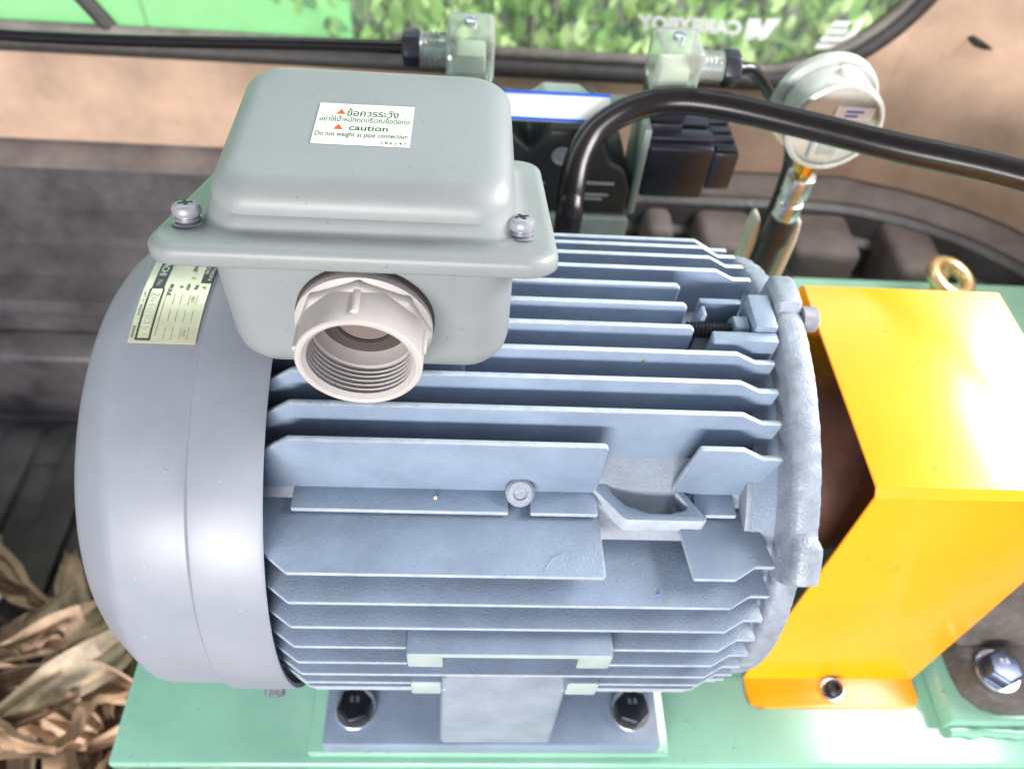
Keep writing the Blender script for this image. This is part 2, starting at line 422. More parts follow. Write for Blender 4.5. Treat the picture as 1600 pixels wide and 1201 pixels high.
for k in range(3):
    bm = bmesh.new()
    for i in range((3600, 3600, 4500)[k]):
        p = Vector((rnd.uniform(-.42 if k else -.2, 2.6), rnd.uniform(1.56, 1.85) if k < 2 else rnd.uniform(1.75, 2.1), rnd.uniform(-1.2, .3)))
        mtx = leaf_matrix(p, rnd.uniform(.45, .9), rnd)
        add_faces(bm, [mtx @ Vector(v) for v in leaf_verts(.085, .05)], leaf_f)
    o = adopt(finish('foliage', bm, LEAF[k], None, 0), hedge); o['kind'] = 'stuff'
bm = bmesh.new()
for i in range(26):
    x = -.30+i*.11; tube_into(bm, catmull([(x, 1.9, -1.3), (x+rnd.uniform(-.05, .05), 1.88, -.6), (x+rnd.uniform(-.1, .1), 1.8, .3)], 3), .009, 6)
adopt(finish('stem', bm, 'cast_iron', None, 40), hedge)
tag(hedge, 'leafy green hedge outside the canopy window', 'hedge')

# ================================================================== MACHINE BASE
ZS = -.150
base = empty('machine_base', (.2, .1, -.5))
def bpart(o): return adopt(o, base)
bpart(box('top_plate', -.134, .78, -.1455, .34, ZS-.012, ZS, 'green_paint', None, .0025, 3))
bpart(box('motor_pad', -.006, .2285, -.1415, .15, ZS+.0004, -.1352, 'green_paint', None, .0015))
bpart(box('tank', -.118, .76, -.128, .325, -.500, ZS-.0124, 'green_paint', None, .004))
bpart(box('front_rail', -.012, .76, -.160, -.1285, -.215, ZS-.016, 'green_paint', None, .003))
for x in (.14, .26, .375, .52):
    bpart(box('rail_gusset', x, x+.035, -.176, -.1605, -.215, ZS-.030, 'green_paint', None, .004))
bpart(box('pump_pad', .427, .76, -.121, .16, ZS+.0004, ZS+.018, 'green_paint', None, .002))
bm = bmesh.new(); rw = random.Random(5)
px = [(.430+i*.006, -.1235+rw.uniform(-.0012, .0012), ZS+.003+rw.uniform(-.001, .001)) for i in range(50)]
tube_into(bm, px, .0042, 8)
bpart(finish('weld_bead', bm, 'green_paint', None, 60))
bpart(hex_bolt('plate_bolt', (.418, .325, ZS), (0, 0, 1), .017, .014, 'bolt_black', 'zinc', None, .013))
tag(base, 'green painted steel base plate under the motor and pump', 'base')
eye = empty('lifting_eye', (.575, .30, ZS))
adopt(lathe('collar', [(0, .004), (0, .019), (.006, .019), (.010, .013), (.020, .011), (.020, .004)], (.575, .30, ZS), (0, 0, 1), 'brass_pale', None, 24), eye)
bm = bmesh.new(); RA, RB = .0200, .0068; nn, mm = 36, 12; gv = {}
for i in range(nn):
    for j in range(mm):
        a, b = 2*math.pi*i/nn, 2*math.pi*j/mm
        p = Vector(((RA+RB*math.cos(b))*math.cos(a), RB*math.sin(b), (RA+RB*math.cos(b))*math.sin(a)))
        p = Matrix.Rotation(R(12), 3, 'Y') @ Matrix.Rotation(R(-80), 3, 'X') @ p
        gv[i, j] = bm.verts.new(p + Vector((.575, .30, -.108)))
for i in range(nn):
    for j in range(mm): bm.faces.new((gv[i, j], gv[(i+1) % nn, j], gv[(i+1) % nn, (j+1) % mm], gv[i, (j+1) % mm]))
adopt(finish('ring', bm, 'brass_pale', None, 60), eye)
adopt(tube('shank', [(.575, .30, ZS+.015), (.575, .312, -.125), (.578, .320, -.112)], .008, 'brass_pale', None, 14, 0), eye)
tag(eye, 'gold coloured lifting eye on the base behind the yellow guard', 'lifting eye')

# ================================================================== ELECTRIC MOTOR
motor = empty('electric_motor', (.11, 0, -.135))
def mp(o): return adopt(o, motor)
A0, PP, RT, RE, XL, XC, XE = .0727, .01424, .1374, .1319, .0107, .2162, .2365
RCORE = .1085
mp(lathe('frame_barrel', [(-.02, .10), (-.02, RCORE), (.196, RCORE), (.200, RCORE), (.2385, RCORE), (.2385, .10)], (0, 0, 0), (1, 0, 0), 'barrel_paint', None, 96))
mp(lathe('frame_spigot', [(.2275, .105), (.2275, .1185), (.2395, .1185), (.2395, .105)], (0, 0, 0), (1, 0, 0), 'motor_paint', None, 96))
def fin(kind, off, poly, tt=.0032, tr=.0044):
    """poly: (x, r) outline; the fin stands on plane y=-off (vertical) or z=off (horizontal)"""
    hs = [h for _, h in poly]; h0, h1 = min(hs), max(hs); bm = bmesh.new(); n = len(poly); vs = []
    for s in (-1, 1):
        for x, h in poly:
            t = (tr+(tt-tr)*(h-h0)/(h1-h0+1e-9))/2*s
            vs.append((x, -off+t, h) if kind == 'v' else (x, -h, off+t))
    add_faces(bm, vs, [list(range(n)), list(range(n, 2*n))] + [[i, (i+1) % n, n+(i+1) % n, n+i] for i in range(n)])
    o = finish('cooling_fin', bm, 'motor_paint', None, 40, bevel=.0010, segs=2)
    o.data.materials.append(M('worn_lit_edge')); ax = 1 if kind == 'v' else 2
    for p in o.data.polygons:                       # rubbed cast edges, with their bright highlight painted in as well
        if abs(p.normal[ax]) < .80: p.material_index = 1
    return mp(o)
def radii(off):
    q = lambda rr: math.sqrt(max(rr*rr-off*off, 1e-6))
    return q(RT), q(RE), q(.1290), q(RCORE)-.006
def left_end(off): tip, en, le, rt = radii(off); return [(-.012, rt), (-.012, le), (-.002, le), (XL, tip)]
def right_end(off): tip, en, le, rt = radii(off); return [(XC, tip), (XC+.0105, en), (XE, en), (XE-.004, rt)]
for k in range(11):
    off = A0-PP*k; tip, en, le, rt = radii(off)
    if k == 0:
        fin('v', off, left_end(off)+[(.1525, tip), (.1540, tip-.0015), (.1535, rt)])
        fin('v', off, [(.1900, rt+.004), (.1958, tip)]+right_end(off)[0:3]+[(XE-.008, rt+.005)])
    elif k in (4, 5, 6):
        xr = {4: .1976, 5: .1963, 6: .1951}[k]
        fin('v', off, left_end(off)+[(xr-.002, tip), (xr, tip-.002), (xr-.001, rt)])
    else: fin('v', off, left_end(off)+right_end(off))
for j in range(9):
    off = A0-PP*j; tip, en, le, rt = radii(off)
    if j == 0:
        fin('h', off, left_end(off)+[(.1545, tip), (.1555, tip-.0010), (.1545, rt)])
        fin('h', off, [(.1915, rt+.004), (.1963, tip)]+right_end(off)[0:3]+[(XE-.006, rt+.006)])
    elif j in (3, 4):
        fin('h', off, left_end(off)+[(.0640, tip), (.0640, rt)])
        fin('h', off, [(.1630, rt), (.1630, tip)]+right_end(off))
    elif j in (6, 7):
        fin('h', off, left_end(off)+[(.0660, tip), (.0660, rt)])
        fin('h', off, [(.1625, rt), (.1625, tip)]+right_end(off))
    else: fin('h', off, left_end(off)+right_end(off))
# short ledge on the 45 degree line, plugged boss and lifting lug
mp(box('seam_ledge', .0085, .1105, -.0868, -.070, .0760, .0793, 'motor_paint', None, .0008))
mp(box('seam_ledge', .1210, .1535, -.0868, -.070, .0760, .0793, 'motor_paint', None, .0008))
mp(box('seam_ledge', .2010, .2210, -.0860, -.070, .0760, .0793, 'motor_paint', None, .0008))
dg = Vector((0, -math.cos(R(47)), math.sin(R(47))))
boss = mp(lathe('plugged_boss', [(-.01, .003), (-.01, .0075), (.0085, .0068), (.0098, .0055), (.0098, .0035), (.0088, .0028), (.0088, .0005)], Vector((.1158, 0, 0))+dg*.108, dg, 'cast_paint', None, 28))
lug_o = [(.1490, -.066), (.1500, -.0725), (.1640, -.0895), (.1662, -.0912), (.2035, -.0912), (.2055, -.0893), (.1955, -.0735), (.1945, -.066)]
lug_i = [(.1905, -.066), (.1920, -.0755), (.1965, -.0825), (.1955, -.0845), (.1880, -.0868), (.1770, -.0866), (.1670, -.0828), (.1605, -.0760), (.1585, -.066)]
mp(prism('lifting_lug', lug_o+lug_i, 'z', .0718, .0818, 'motor_paint', None, .0011, 3))
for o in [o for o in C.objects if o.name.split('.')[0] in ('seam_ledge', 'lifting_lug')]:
    o.data.materials.append(M('worn_lit_edge'))
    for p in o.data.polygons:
        if abs(p.normal.z) < .8 and p.normal.y < -.3: p.material_index = 1  # front faces take the paler colour for light falling on them
# cast bosses on the side and the foot
def cboss(z0, z1, zl, x0, x1, legs, yf):
    bm = bmesh.new()
    prism_into(bm, [(x0, z0), (x1, z0), (x1, z1), (x0, z1)], 'y', yf, -.095)
    return bm
def side_boss(xa, xb, wa, wb, ztop, zmid, zlow, yf):
    prof = [(xa, zlow), (xa+wa, zlow), (xa+wa, zmid), (xb-wb, zmid), (xb-wb, zlow), (xb, zlow), (xb, ztop), (xa, ztop)]
    return mp(prism('side_boss', prof, 'y', yf, -.098, 'motor_paint', None, .0012, 2))
side_boss(.0643, .1630, .0175, .0165, .0375, .0325, .0195, -.1395)
for xa, xb in ((.0645, .0805), (.1460, .1630)):
    mp(box('side_boss', xa, xb, -.1385, -.098, -.0245, -.0060, 'motor_paint', None, .0012))
mp(box('side_boss', .0808, .1457, -.1285, -.098, -.0300, -.0045, 'motor_paint', None, .0012))
for o in [o for o in C.objects if o.name.split('.')[0] == 'side_boss'][:3]:
    o.data.materials.append(M('pad_face_lit'))
    for p in o.data.polygons:
        if p.normal.y < -.9: p.material_index = 1  # front faces made paler in place of their reflection
foot_prof = [(-.1415, -.1350), (-.0720, -.1350), (-.0720, -.1205), (-.1400, -.1205)]
mp(prism('foot', [(-.1410, -.1350), (-.0700, -.1350), (-.0700, -.1205), (-.1400, -.1205)], 'x', .0050, .2195, 'motor_paint', None, .0012))
bm = bmesh.new()
top = [(.0800, -.1290, -.020), (.1500, -.1290, -.020), (.1550, -.075, -.020), (.0780, -.075, -.020)]
bot = [(.0785, -.1392, -.1212), (.1480, -.1392, -.1212), (.1620, -.072, -.1212), (.0740, -.072, -.1212)]
add_faces(bm, bot+top, [(0, 1, 2, 3), (4, 5, 6, 7), (0, 1, 5, 4), (1, 2, 6, 5), (2, 3, 7, 6), (3, 0, 4, 7)])
mp(finish('foot_web', bm, 'barrel_paint', None, 30, bevel=.003, segs=3))
mp(box('foot', .0050, .2195, .070, .140, -.1350, -.1205, 'motor_paint', None, .0012))
mp(box('frame_underside', .03, .205, -.07, .07, -.128, -.09, 'motor_paint', None, .003))
for x, r0 in ((.0240, .3), (.2015, .75)):
    mp(hex_bolt('mounting_bolt', (x, -.1190, -.1203), (0, 0, 1), .0195, .0095, 'bolt_black', 'zinc', None, .0130, .0025, r0, '8.8'))
# fan cover
mp(lathe('fan_cover', [(.0005, .1345), (.0012, .1368), (-.0005, .1376), (-.0290, .1376), (-.0312, .1374), (-.0322, .1364), (-.0328, .1349), (-.0338, .1343), (-.0365, .1345), (-.0655, .1345),
                       (-.0685, .1338), (-.0715, .1320), (-.0860, .1195), (-.0905, .1140), (-.0930, .1070), (-.0940, .0950), (-.0945, .04),
                       (-.0925, .04), (-.0920, .094), (-.0900, .107), (-.0700, .1310), (-.0350, .1332), (-.03, .1352)],
         (0, 0, 0), (1, 0, 0), 'cover_paint', None, 128, cap=False, closed=True, smooth=28))
mp(lathe('cover_grille', [(-.0935, .0395), (-.0935, .002), (-.0915, .002), (-.0915, .0395)], (0, 0, 0), (1, 0, 0), 'cover_paint', None, 48, cap=False, closed=True))
mp(lathe('cover_bolt', [(0, .001), (0, .0055), (.004, .0055), (.0048, .0040), (.0048, .001)], (-.012, -.1293, -.0445), (0, -.945, -.325), 'zinc', None, 20))
# end bracket: rough casting with a raised arc and ears
def brk(a):
    a = (a+180) % 360-180
    def bumpf(c, w, h): d = abs((a-c+180) % 360-180); return h*max(0, min(1, (w-d)/1.6))
    r = .1268
    r = max(r, .1268+bumpf(64, 35, .0112), .1268+bumpf(36.5, 5.6, .0178), .1268+bumpf(93, 5.5, .0160))
    r = max(r, .1268+bumpf(-143.5, 5.6, .0178), .1268+bumpf(-116, 35, .0112), .1268+bumpf(-87, 5.5, .016), .1268+bumpf(180, 30, .011))
    return r
bm = bmesh.new(); rings = []; N = 360; rn = random.Random(11)
nzv = [rn.uniform(-.0004, .0004) for _ in range(N)]
for (x, ins) in ((.2395, .0045), (.2405, .0012), (.2425, .0), (.2500, .0), (.2520, .0009), (.2528, .0035)):
    rings.append([bm.verts.new((x, -(brk(i)-ins+nzv[i])*math.cos(R(i)), (brk(i)-ins+nzv[i])*math.sin(R(i)))) for i in range(N)])
for (x, r) in ((.2530, .112), (.2600, .100), (.2680, .085), (.2700, .060), (.2700, .030)):
    rings.append([bm.verts.new((x, -r*math.cos(R(i)), r*math.sin(R(i)))) for i in range(N)])
for A, B in zip(rings, rings[1:]):
    for i in range(N): bm.faces.new((A[i], A[(i+1) % N], B[(i+1) % N], B[i]))
bm.faces.new(rings[0]); bm.faces.new(rings[-1])
brkt = mp(finish('end_bracket', bm, 'cast_paint', None, 45))
mp(lathe('bracket_bolt', [(0, .001), (0, .0065), (.0070, .0065), (.0078, .0055), (.0078, .001)], (.2528, -.0055, .1335), (1, 0, 0), 'screw_paint', None, 20))
mp(lathe('dimple', [(0, .0005), (0, .0022), (.0008, .0016), (.0009, .0004)], (.2480, -.1100, .0850), (0, -.8, .6), 'cast_paint', None, 14))
# bolt lug in the gap of the top fins
mp(box('bolt_lug', .2060, .2378, -.0235, -.0170, .1075, .1355, 'motor_paint', None, .0010))
mp(box('bolt_lug', .2270, .2380, -.0168, .0060, .1075, .1385, 'motor_paint', None, .0010))
mp(box('bolt_lug', .2050, .2268, .0060, .0100, .1075, .1310, 'motor_paint', None, .0010))
mp(prism('web_rib', [(.1985, .1075), (.2035, .1075), (.2060, .1340), (.2040, .1340)], 'y', -.0060, .0010, 'motor_paint', None, .0006))
bm = bmesh.new(); pr = [(.197+.0009*i, .0034 if i % 2 else .0042) for i in range(33)]
lathe_into(bm, [(pr[0][0], .0008)]+pr+[(pr[-1][0], .0008)], (0, -.0090, .1270), (1, 0, 0), 18)
mp(finish('stud', bm, 'bolt_black', None, 30))
mp(lathe('stud_nut', [(.2190, .003), (.2190, .0078), (.2262, .0078), (.2262, .003)], (0, -.0090, .1270), (1, 0, 0), 'motor_paint', None, 6, bevel=.0006))
er = [(-.105*math.cos(R(a)), .105*math.sin(R(a))) for a in (39, 43, 47, 51)] + [(-.1185*math.cos(R(a)), .1185*math.sin(R(a))) for a in (51, 47, 43, 39)]
mp(prism('end_rib', er, 'x', .2245, .2285, 'barrel_paint', None, .0010))
mp(lathe('shaft', [(.268, .004), (.268, .019), (.300, .019), (.300, .004)], (0, 0, 0), (1, 0, 0), 'zinc', None, 32))
# specks of debris and paint chips on the fins
for (x, y, z, m, s) in ((.0760, -.0800, .0795, 'brass_pale', .0012), (.1820, -.118, .0598, 'strip_blue', .0009), (.1700, -.116, .0598, 'strip_blue', .0005),
                        (.1630, -.112, .0598, 'recess_dark', .0005), (.1750, -.108, .0598, 'recess_dark', .0005), (.1720, -.0320, .1290, 'brass', .0008)):
    bm = bmesh.new(); bmesh.ops.create_icosphere(bm, subdivisions=1, radius=s, matrix=Matrix.Translation((x, y, z)) @ Matrix.Diagonal((1.0, .8, 1.4, 1)))
    mp(finish('paint_chip', bm, m, None, 0))

rs = random.Random(9)
def nick(P, n, d, L, m):
    n = Vector(n).normalized(); d = (Vector(d)-n*Vector(d).dot(n)).normalized(); w = n.cross(d)
    pts = [Vector(P)+d*L*(t-.5)+w*L*.18*math.sin(3*t)+n*.00004 for t in (0, .25, .5, .75, 1)]
    bm = bmesh.new(); tube_into(bm, pts, lambda t: .00016*(.3+math.sin(math.pi*t)), 5)
    return mp(finish('scratch', bm, m, None, 60))
for i in range(9):
    a, x = R(rs.uniform(0, 70)), rs.choice((rs.uniform(-.060, -.038), rs.uniform(-.026, -.004)))
    rr = .1345 if x < -.035 else .13755
    nick((x, -rr*math.cos(a), rr*math.sin(a)), (0, -math.cos(a), math.sin(a)), (rs.uniform(-1, 1), math.sin(a)*rs.uniform(-1, 1), math.cos(a)), rs.uniform(.001, .0035), 'worn_lit_edge')
nick((.132, -.110, .0749), (0, 0, 1), (1, .8, 0), .011, 'worn_lit_edge')
nick((.176, -.0601, .108), (0, -1, 0), (.4, 0, 1), .006, 'worn_lit_edge'); nick((.178, -.0601, .111), (0, -1, 0), (1, 0, .5), .004, 'worn_lit_edge')

# ---- terminal box
TS = math.tan(R(19)); SF = lambda y: .2150-TS*(y+.058)
mp(box('box_pedestal', .012, .088, -.036, .036, .100, .1412, 'motor_paint', None, .003))
def body_rings():
    out = []; zb = .1400; rb = .019
    for a in (0, 18, 36, 54, 72, 90):
        ins = rb*(1-math.sin(R(a))); z = zb+rb*(1-math.cos(R(a)))
        out.append([(x, y, z) for x, y in rrect(-.0085+ins, .1062-ins, -.0580+ins, .0500-ins, .0165-ins*.5)])
    out.append([(x, y, SF(y)-.003) for x, y in rrect(-.0085, .1062, -.0580, .0500, .0165)])
    return out
tb = mp(loft('terminal_box', body_rings(), 'box_paint', None))
def lid_rings():
    out = []
    F = lambda i: rrect(-.0265+i, .1220-i, -.0652+i, .0580-i, .0130-min(i, .012)*.7)
    out.append([(x, y, SF(y)-.0088) for x, y in F(.0030)])
    out.append([(x, y, SF(y)-.0088) for x, y in F(.0008)])
    out.append([(x, y, SF(y)-.0078) for x, y in F(.0)])
    out.append([(x, y, SF(y)-.0045) for x, y in F(.0002)])
    for a in (20, 40, 60, 80, 90): out.append([(x, y, SF(y)-.0045+.0045*math.sin(R(a))) for x, y in F(.0002+.0045*(1-math.cos(R(a))))])
    L = lambda i: rrect(-.0085+i, .1065-i, -.0495+i, .0450-i, max(.004, .0150-i*.25))
    f = .0060
    for a in (0, 20, 40, 60, 80): out.append([(x, y, SF(y)+.0002+f*(1-math.cos(R(a)))) for x, y in L(-f*(1-math.sin(R(a))))])
    zt_, rr = .2290, .0105
    out.append([(x, y, max(SF(y)+f*.83, zt_-rr)) for x, y in L(.0020)])
    for a in (15, 30, 45, 60, 75, 90): out.append([(x, y, zt_-rr+rr*math.sin(R(a))) for x, y in L(.0020+rr*(1-math.cos(R(a))))])
    out.append([(x, y, zt_+.0003) for x, y in L(.030)])
    return out
lid = mp(loft('terminal_box_lid', lid_rings(), 'box_paint', None, smooth=50))
nrm = Vector((0, math.sin(R(19)), math.cos(R(19))))
for x, y in ((-.0145, -.0435), (.1078, -.0435)):
    o3 = Vector((x, y, SF(y)+.0001))
    sc = lathe('lid_screw', [(0, .001), (0, .0055), (.0004, .0059), (.0009, .0059), (.0011, .0055), (.0011, .0043), (.0015, .0043), (.0016, .0047), (.0028, .0047), (.0029, .0042), (.0034, .0042), (.0036, .0048), (.0042, .0051), (.0060, .0051), (.0070, .0047), (.0077, .0037), (.0080, .0020), (.0080, .0004)], o3, nrm, 'screw_paint', None, 32, smooth=32)
    mp(sc)
    a, e1, e2 = frame(nrm); tw = R(25)
    d1 = e1*math.cos(tw)+e2*math.sin(tw); d2 = a.cross(d1)
    bm = bmesh.new()
    for p, q in ((d1, d2), (d2, d1)):
        c = o3+a*.0081
        vs = [c+p*s*.0026+q*t*.0006+a*h for h in (-.001, .0001) for s, t in ((-1, -1), (1, -1), (1, 1), (-1, 1))]
        add_faces(bm, vs, [(0, 1, 2, 3), (4, 5, 6, 7), (0, 1, 5, 4), (1, 2, 6, 5), (2, 3, 7, 6), (3, 0, 4, 7)])
    finish('cross_slot', bm, 'recess_dark', sc, 0)
# caution label with its writing
LX, LY, LZ, LH = .0468, -.0045, .2294, .0272
lab = mp(prism('caution_label', [(LX-.0184, LY-LH/2), (LX+.0184, LY-LH/2), (LX+.0184, LY+LH/2), (LX-.0184, LY+LH/2)], 'z', LZ, LZ+.00025, 'label_white', None, smooth=0))
lf = lambda u0, v0: (lambda u, v, h: Vector((LX+u0+u, LY+v0+v, LZ+.0003+h)))
text('lettering', 'ข้อควรระวัง', .005, lf(.0027, .0078), 'label_ink', lab, width=.0200, height=.0052, offset=.012)
text('lettering', 'อย่าให้น้ำหนักกดบริเวณข้อต่อท่อ', .003, lf(.0, .0030), 'label_ink', lab, width=.0345, height=.0038, offset=.010)
text('lettering', 'caution', .005, lf(.0020, -.0026), 'label_ink', lab, width=.0148, height=.0036, offset=.012)
text('lettering', 'Do not weight at pipe connection', .003, lf(-.0002, -.0076), 'label_ink', lab, width=.0348, height=.0040, offset=.008)
text('lettering', '286247', .0022, lf(.0122, -.0117), 'label_ink', lab, width=.0098, height=.0017, offset=.01, spacing=1.4)
for u, v in ((-.0096, .0078), (-.0094, -.0026)):
    t3 = prism('warning_triangle', [(LX+u-.0018, LY+v-.0015), (LX+u+.0018, LY+v-.0015), (LX+u, LY+v+.0019)], 'z', LZ+.0003, LZ+.0004, 'label_red', lab, smooth=0)
# the label's children are built in world space
for ch in lab.children: ch.matrix_parent_inverse = Matrix.Identity(4)
# ---- conduit connector
CX, CZ = .0490, .1790
cc = mp(lathe('conduit_connector', [(.0085, .0240), (.0100, .0241), (.0300, .0236), (.0306, .0231), (.0308, .0222), (.0304, .0212)] +
              [(.0296-.0011*i, .0196 if i % 2 else .0208) for i in range(1, 13)] + [(.0145, .0192), (.0110, .0186), (.0085, .0176), (.0075, .0150), (.0005, .0150)],
              (CX, -.0520, CZ), (0, -1, 0), 'pvc', None, 72, cap=False, smooth=24))
lathe('gasket', [(.0062, .012), (.0062, .0268), (.0085, .0268), (.0085, .012)], (CX, -.0520, CZ), (0, -1, 0), 'gasket', cc, 64, cap=False, closed=True)
bm = bmesh.new()
lathe_into(bm, [(.0086, .0215), (.0086, .0262), (.0100, .0264), (.0118, .0264), (.0128, .0250), (.0128, .0215)], (CX, -.0520, CZ), (0, -1, 0), 64, cap=False, closed=True)
finish('hub_flange', bm, 'pvc', cc, 35)
bm = bmesh.new()
lathe_into(bm, [(.0128, .0234), (.0128, .0262), (.0158, .0258), (.0168, .0248), (.0168, .0234)], (CX, -.0520, CZ), (0, -1, 0), 8, cap=False, closed=True)
finish('hub_octagon', bm, 'pvc', cc, 20, bevel=.0005)
for a in (8, 90, 172, 232, 308):
    d = Vector((math.cos(R(a)), 0, math.sin(R(a)))); p0 = Vector((CX, -.0675, CZ))+d*.0236; p1 = Vector((CX, -.0790, CZ))+d*.0234
    tube('grip_rib', [p0+(p1-p0)*t for t in (0, .04, .12, .88, .96, 1)], lambda t: .0016*min(1, .35+t*12, .35+(1-t)*12), 'pvc', cc, 12, 0)
lathe('inner_wall', [(.0066, .0005), (.0066, .0152), (.0071, .0152), (.0071, .0005)], (CX, -.0520, CZ), (0, -1, 0), 'inside_brown', cc, 40)
lathe('inner_rim', [(.0072, .0115), (.0072, .0150), (.0080, .0150), (.0080, .0115)], (CX, -.0520, CZ), (0, -1, 0), 'gasket', cc, 40, cap=False, closed=True)

# ---- rating plate wrapped on the fan cover: u runs down round the cover, v towards the motor
PR = .13475; PA0 = 128.0; PV = -.0495
def pw(u, v, h):
    a = R(PA0)-u/PR; r = PR+h
    return Vector((PV+v, -r*math.cos(a), r*math.sin(a)))
UL = .1225
plate = mp(quad_patch('rating_plate', pw, 0, UL, -.0152, .0148, 'plate_foil', None, 40, 1, .0, .0005))
def pq(name, u0, u1, v0, v1, m, h=.0006): return quad_patch(name, pw, u0, u1, v0, v1, m, plate, max(1, int((u1-u0)/.004)), 1, h, .0001)
pq('black_band', 0, .0915, -.0118, -.0062, 'plate_black')
pq('band_edge', .0915, .1213, -.0064, -.0056, 'plate_black'); pq('band_edge', .0915, .1213, -.0124, -.0116, 'plate_black'); pq('band_edge', .1205, .1213, -.0124, -.0056, 'plate_black')
pq('black_band', 0, .0868, .0098, .0149, 'plate_black')
def ptxt(s, u, v, w, h, m, **kw): text('lettering', s, h, lambda a, b, c: pw(u+a, v+b, .0008), m, plate, width=w, height=h, **kw)
ptxt('HITACHI', .0745, -.0090, .0165, .0034, 'plate_white', offset=.02)
ptxt('No.', .0880, -.0090, .0040, .0022, 'plate_white')
ptxt('3-PHASE INDUCTION', .0660, .0136, .0380, .0017, 'plate_white', offset=.02)
ptxt('MOTOR', .0735, .0112, .0150, .0015, 'plate_white', offset=.02)
ptxt('PHASE', .0740, .0050, .0095, .0018, 'label_ink', offset=.02); ptxt('3', .0835, .0058, .0010, .0018, 'label_ink')
for s, v, w in (('V', .0122, .0018), ('Hz', .0088, .0030), ('min', .0050, .0040), ('A', .0018, .0018)):
    ptxt(s, .0900, v, w, .0019, 'label_ink', offset=.02)
ptxt('RULE', .0922, -.0030, .0072, .0019, 'label_ink', offset=.02)
for r_ in range(3):
    for v in (.0105, .0070, .0034, .0000):
        pq('rule_line', .0945+r_*.0098, .1010+r_*.0098, v-.0001, v+.0001, 'plate_line')
    ptxt(('380', '220', '415')[r_], .0975+r_*.0098, .0087, .0038, .0016, 'plate_line' if r_ != 1 else 'plate_white')
pq('rule_line', .0915, .1190, -.0040, -.0038, 'plate_line')
ptxt('26121217', .1058, -.0090, .0240, .0036, 'plate_white', offset=-.01)
ptxt('JIS C 4034', .1010, -.0138, .0140, .0013, 'label_ink'); ptxt('286230', .1170, -.0138, .0060, .0012, 'label_ink')
for ch in plate.children: ch.matrix_parent_inverse = Matrix.Identity(4)
tag(motor, 'grey finned electric motor with terminal box in the middle of the picture', 'electric motor')
for o in list(cc.children)+list(brkt.children): o.matrix_parent_inverse = Matrix.Identity(4)

# ================================================================== COUPLING GUARD
guard = empty('coupling_guard', (.355, 0, ZS))
GX0, GX1, GT = .2925, .4165, .0020
sec = [(-.1085, ZS+.0006), (-.0860, ZS+.0006), (-.0735, .0800), (-.0705, .0832), (.0705, .0832), (.0735, .0800), (.0860, ZS+.0006), (.1085, ZS+.0006)]
def offset_path(P, t):
    out = []
    for i, p in enumerate(P):
        ds = []
        if i > 0: d = Vector(p)-Vector(P[i-1]); ds.append(Vector((-d.y, d.x)).normalized())
        if i < len(P)-1: d = Vector(P[i+1])-Vector(p); ds.append(Vector((-d.y, d.x)).normalized())
        n = sum(ds, Vector((0, 0))).normalized(); k = t/max(.5, n.dot(ds[0])); out.append((p[0]+n.x*k, p[1]+n.y*k))
    return out
outer = offset_path(sec, GT)
bm = bmesh.new(); cols = []
XS = [GX0, GX1]
for (a, b) in ((sec, outer),):
    ringsL = [[bm.verts.new((x, y, z)) for (y, z) in a] for x in XS]; ringsO = [[bm.verts.new((x, y, z)) for (y, z) in b] for x in XS]
n = len(sec)
for i in range(n-1):
    bm.faces.new((ringsL[0][i], ringsL[0][i+1], ringsL[1][i+1], ringsL[1][i])); bm.faces.new((ringsO[0][i], ringsO[0][i+1], ringsO[1][i+1], ringsO[1][i]))
    for s in (0, 1): bm.faces.new((ringsL[s][i], ringsL[s][i+1], ringsO[s][i+1], ringsO[s][i]))
for i in (0, n-1): bm.faces.new((ringsL[0][i], ringsL[1][i], ringsO[1][i], ringsO[0][i]))
# round the corners of the two feet
vs = [e for e in bm.edges if abs(e.verts[0].co.x-e.verts[1].co.x) < 1e-6 and all(abs(abs(v.co.y)-.1085) < .004 and v.co.z < ZS+.006 for v in e.verts) and abs(e.verts[0].co.y-e.verts[1].co.y) < .001]
bmesh.ops.bevel(bm, geom=vs, offset=.009, offset_type='OFFSET', segments=5, profile=.5, affect='EDGES')
adopt(finish('guard_sheet', bm, 'yellow_paint', None, 30, bevel=.0005, segs=2, bang=50), guard)
gb = adopt(lathe('guard_bolt', [(.0016, .001), (.0016, .0060), (.0060, .0060), (.0072, .0050), (.0072, .0030), (.0050, .0028), (.0050, .0004)], (.3545, -.0965, ZS+.0032), (0, 0, 1), 'bolt_black', None, 28, smooth=30), guard)
lathe('washer', [(0, .003), (0, .0085), (.0014, .0085), (.0015, .003)], (.3545, -.0965, ZS+.0032), (0, 0, 1), 'zinc', gb, 32, cap=False, closed=True)
lathe('socket', [(.0050, .0002), (.0050, .0029), (.0053, .0029), (.0053, .0002)], (.3545, -.0965, ZS+.0032), (0, 0, 1), 'recess_dark', gb, 6)
gb2 = adopt(lathe('guard_bolt', [(.0016, .001), (.0016, .0060), (.0060, .0060), (.0072, .0050), (.0072, .0030)], (.3545, .0965, ZS+.0032), (0, 0, 1), 'zinc', None, 20), guard)
tag(guard, 'bent yellow sheet guard over the shaft coupling', 'guard')
cpl = empty('shaft_coupling', (.34, 0, 0))
for n_, p_ in (('hub', [(.285, .019), (.285, .052), (.288, .055), (.325, .055), (.325, .019)]), ('spider', [(.3252, .019), (.3252, .050), (.3448, .050), (.3448, .019)]),
               ('hub', [(.345, .019), (.345, .055), (.385, .055), (.388, .052), (.388, .019)])):
    adopt(lathe(n_, p_, (0, 0, 0), (1, 0, 0), 'coupling_iron', None, 48, cap=False, closed=True), cpl)
tag(cpl, 'dark brown shaft coupling inside the yellow guard', 'coupling')

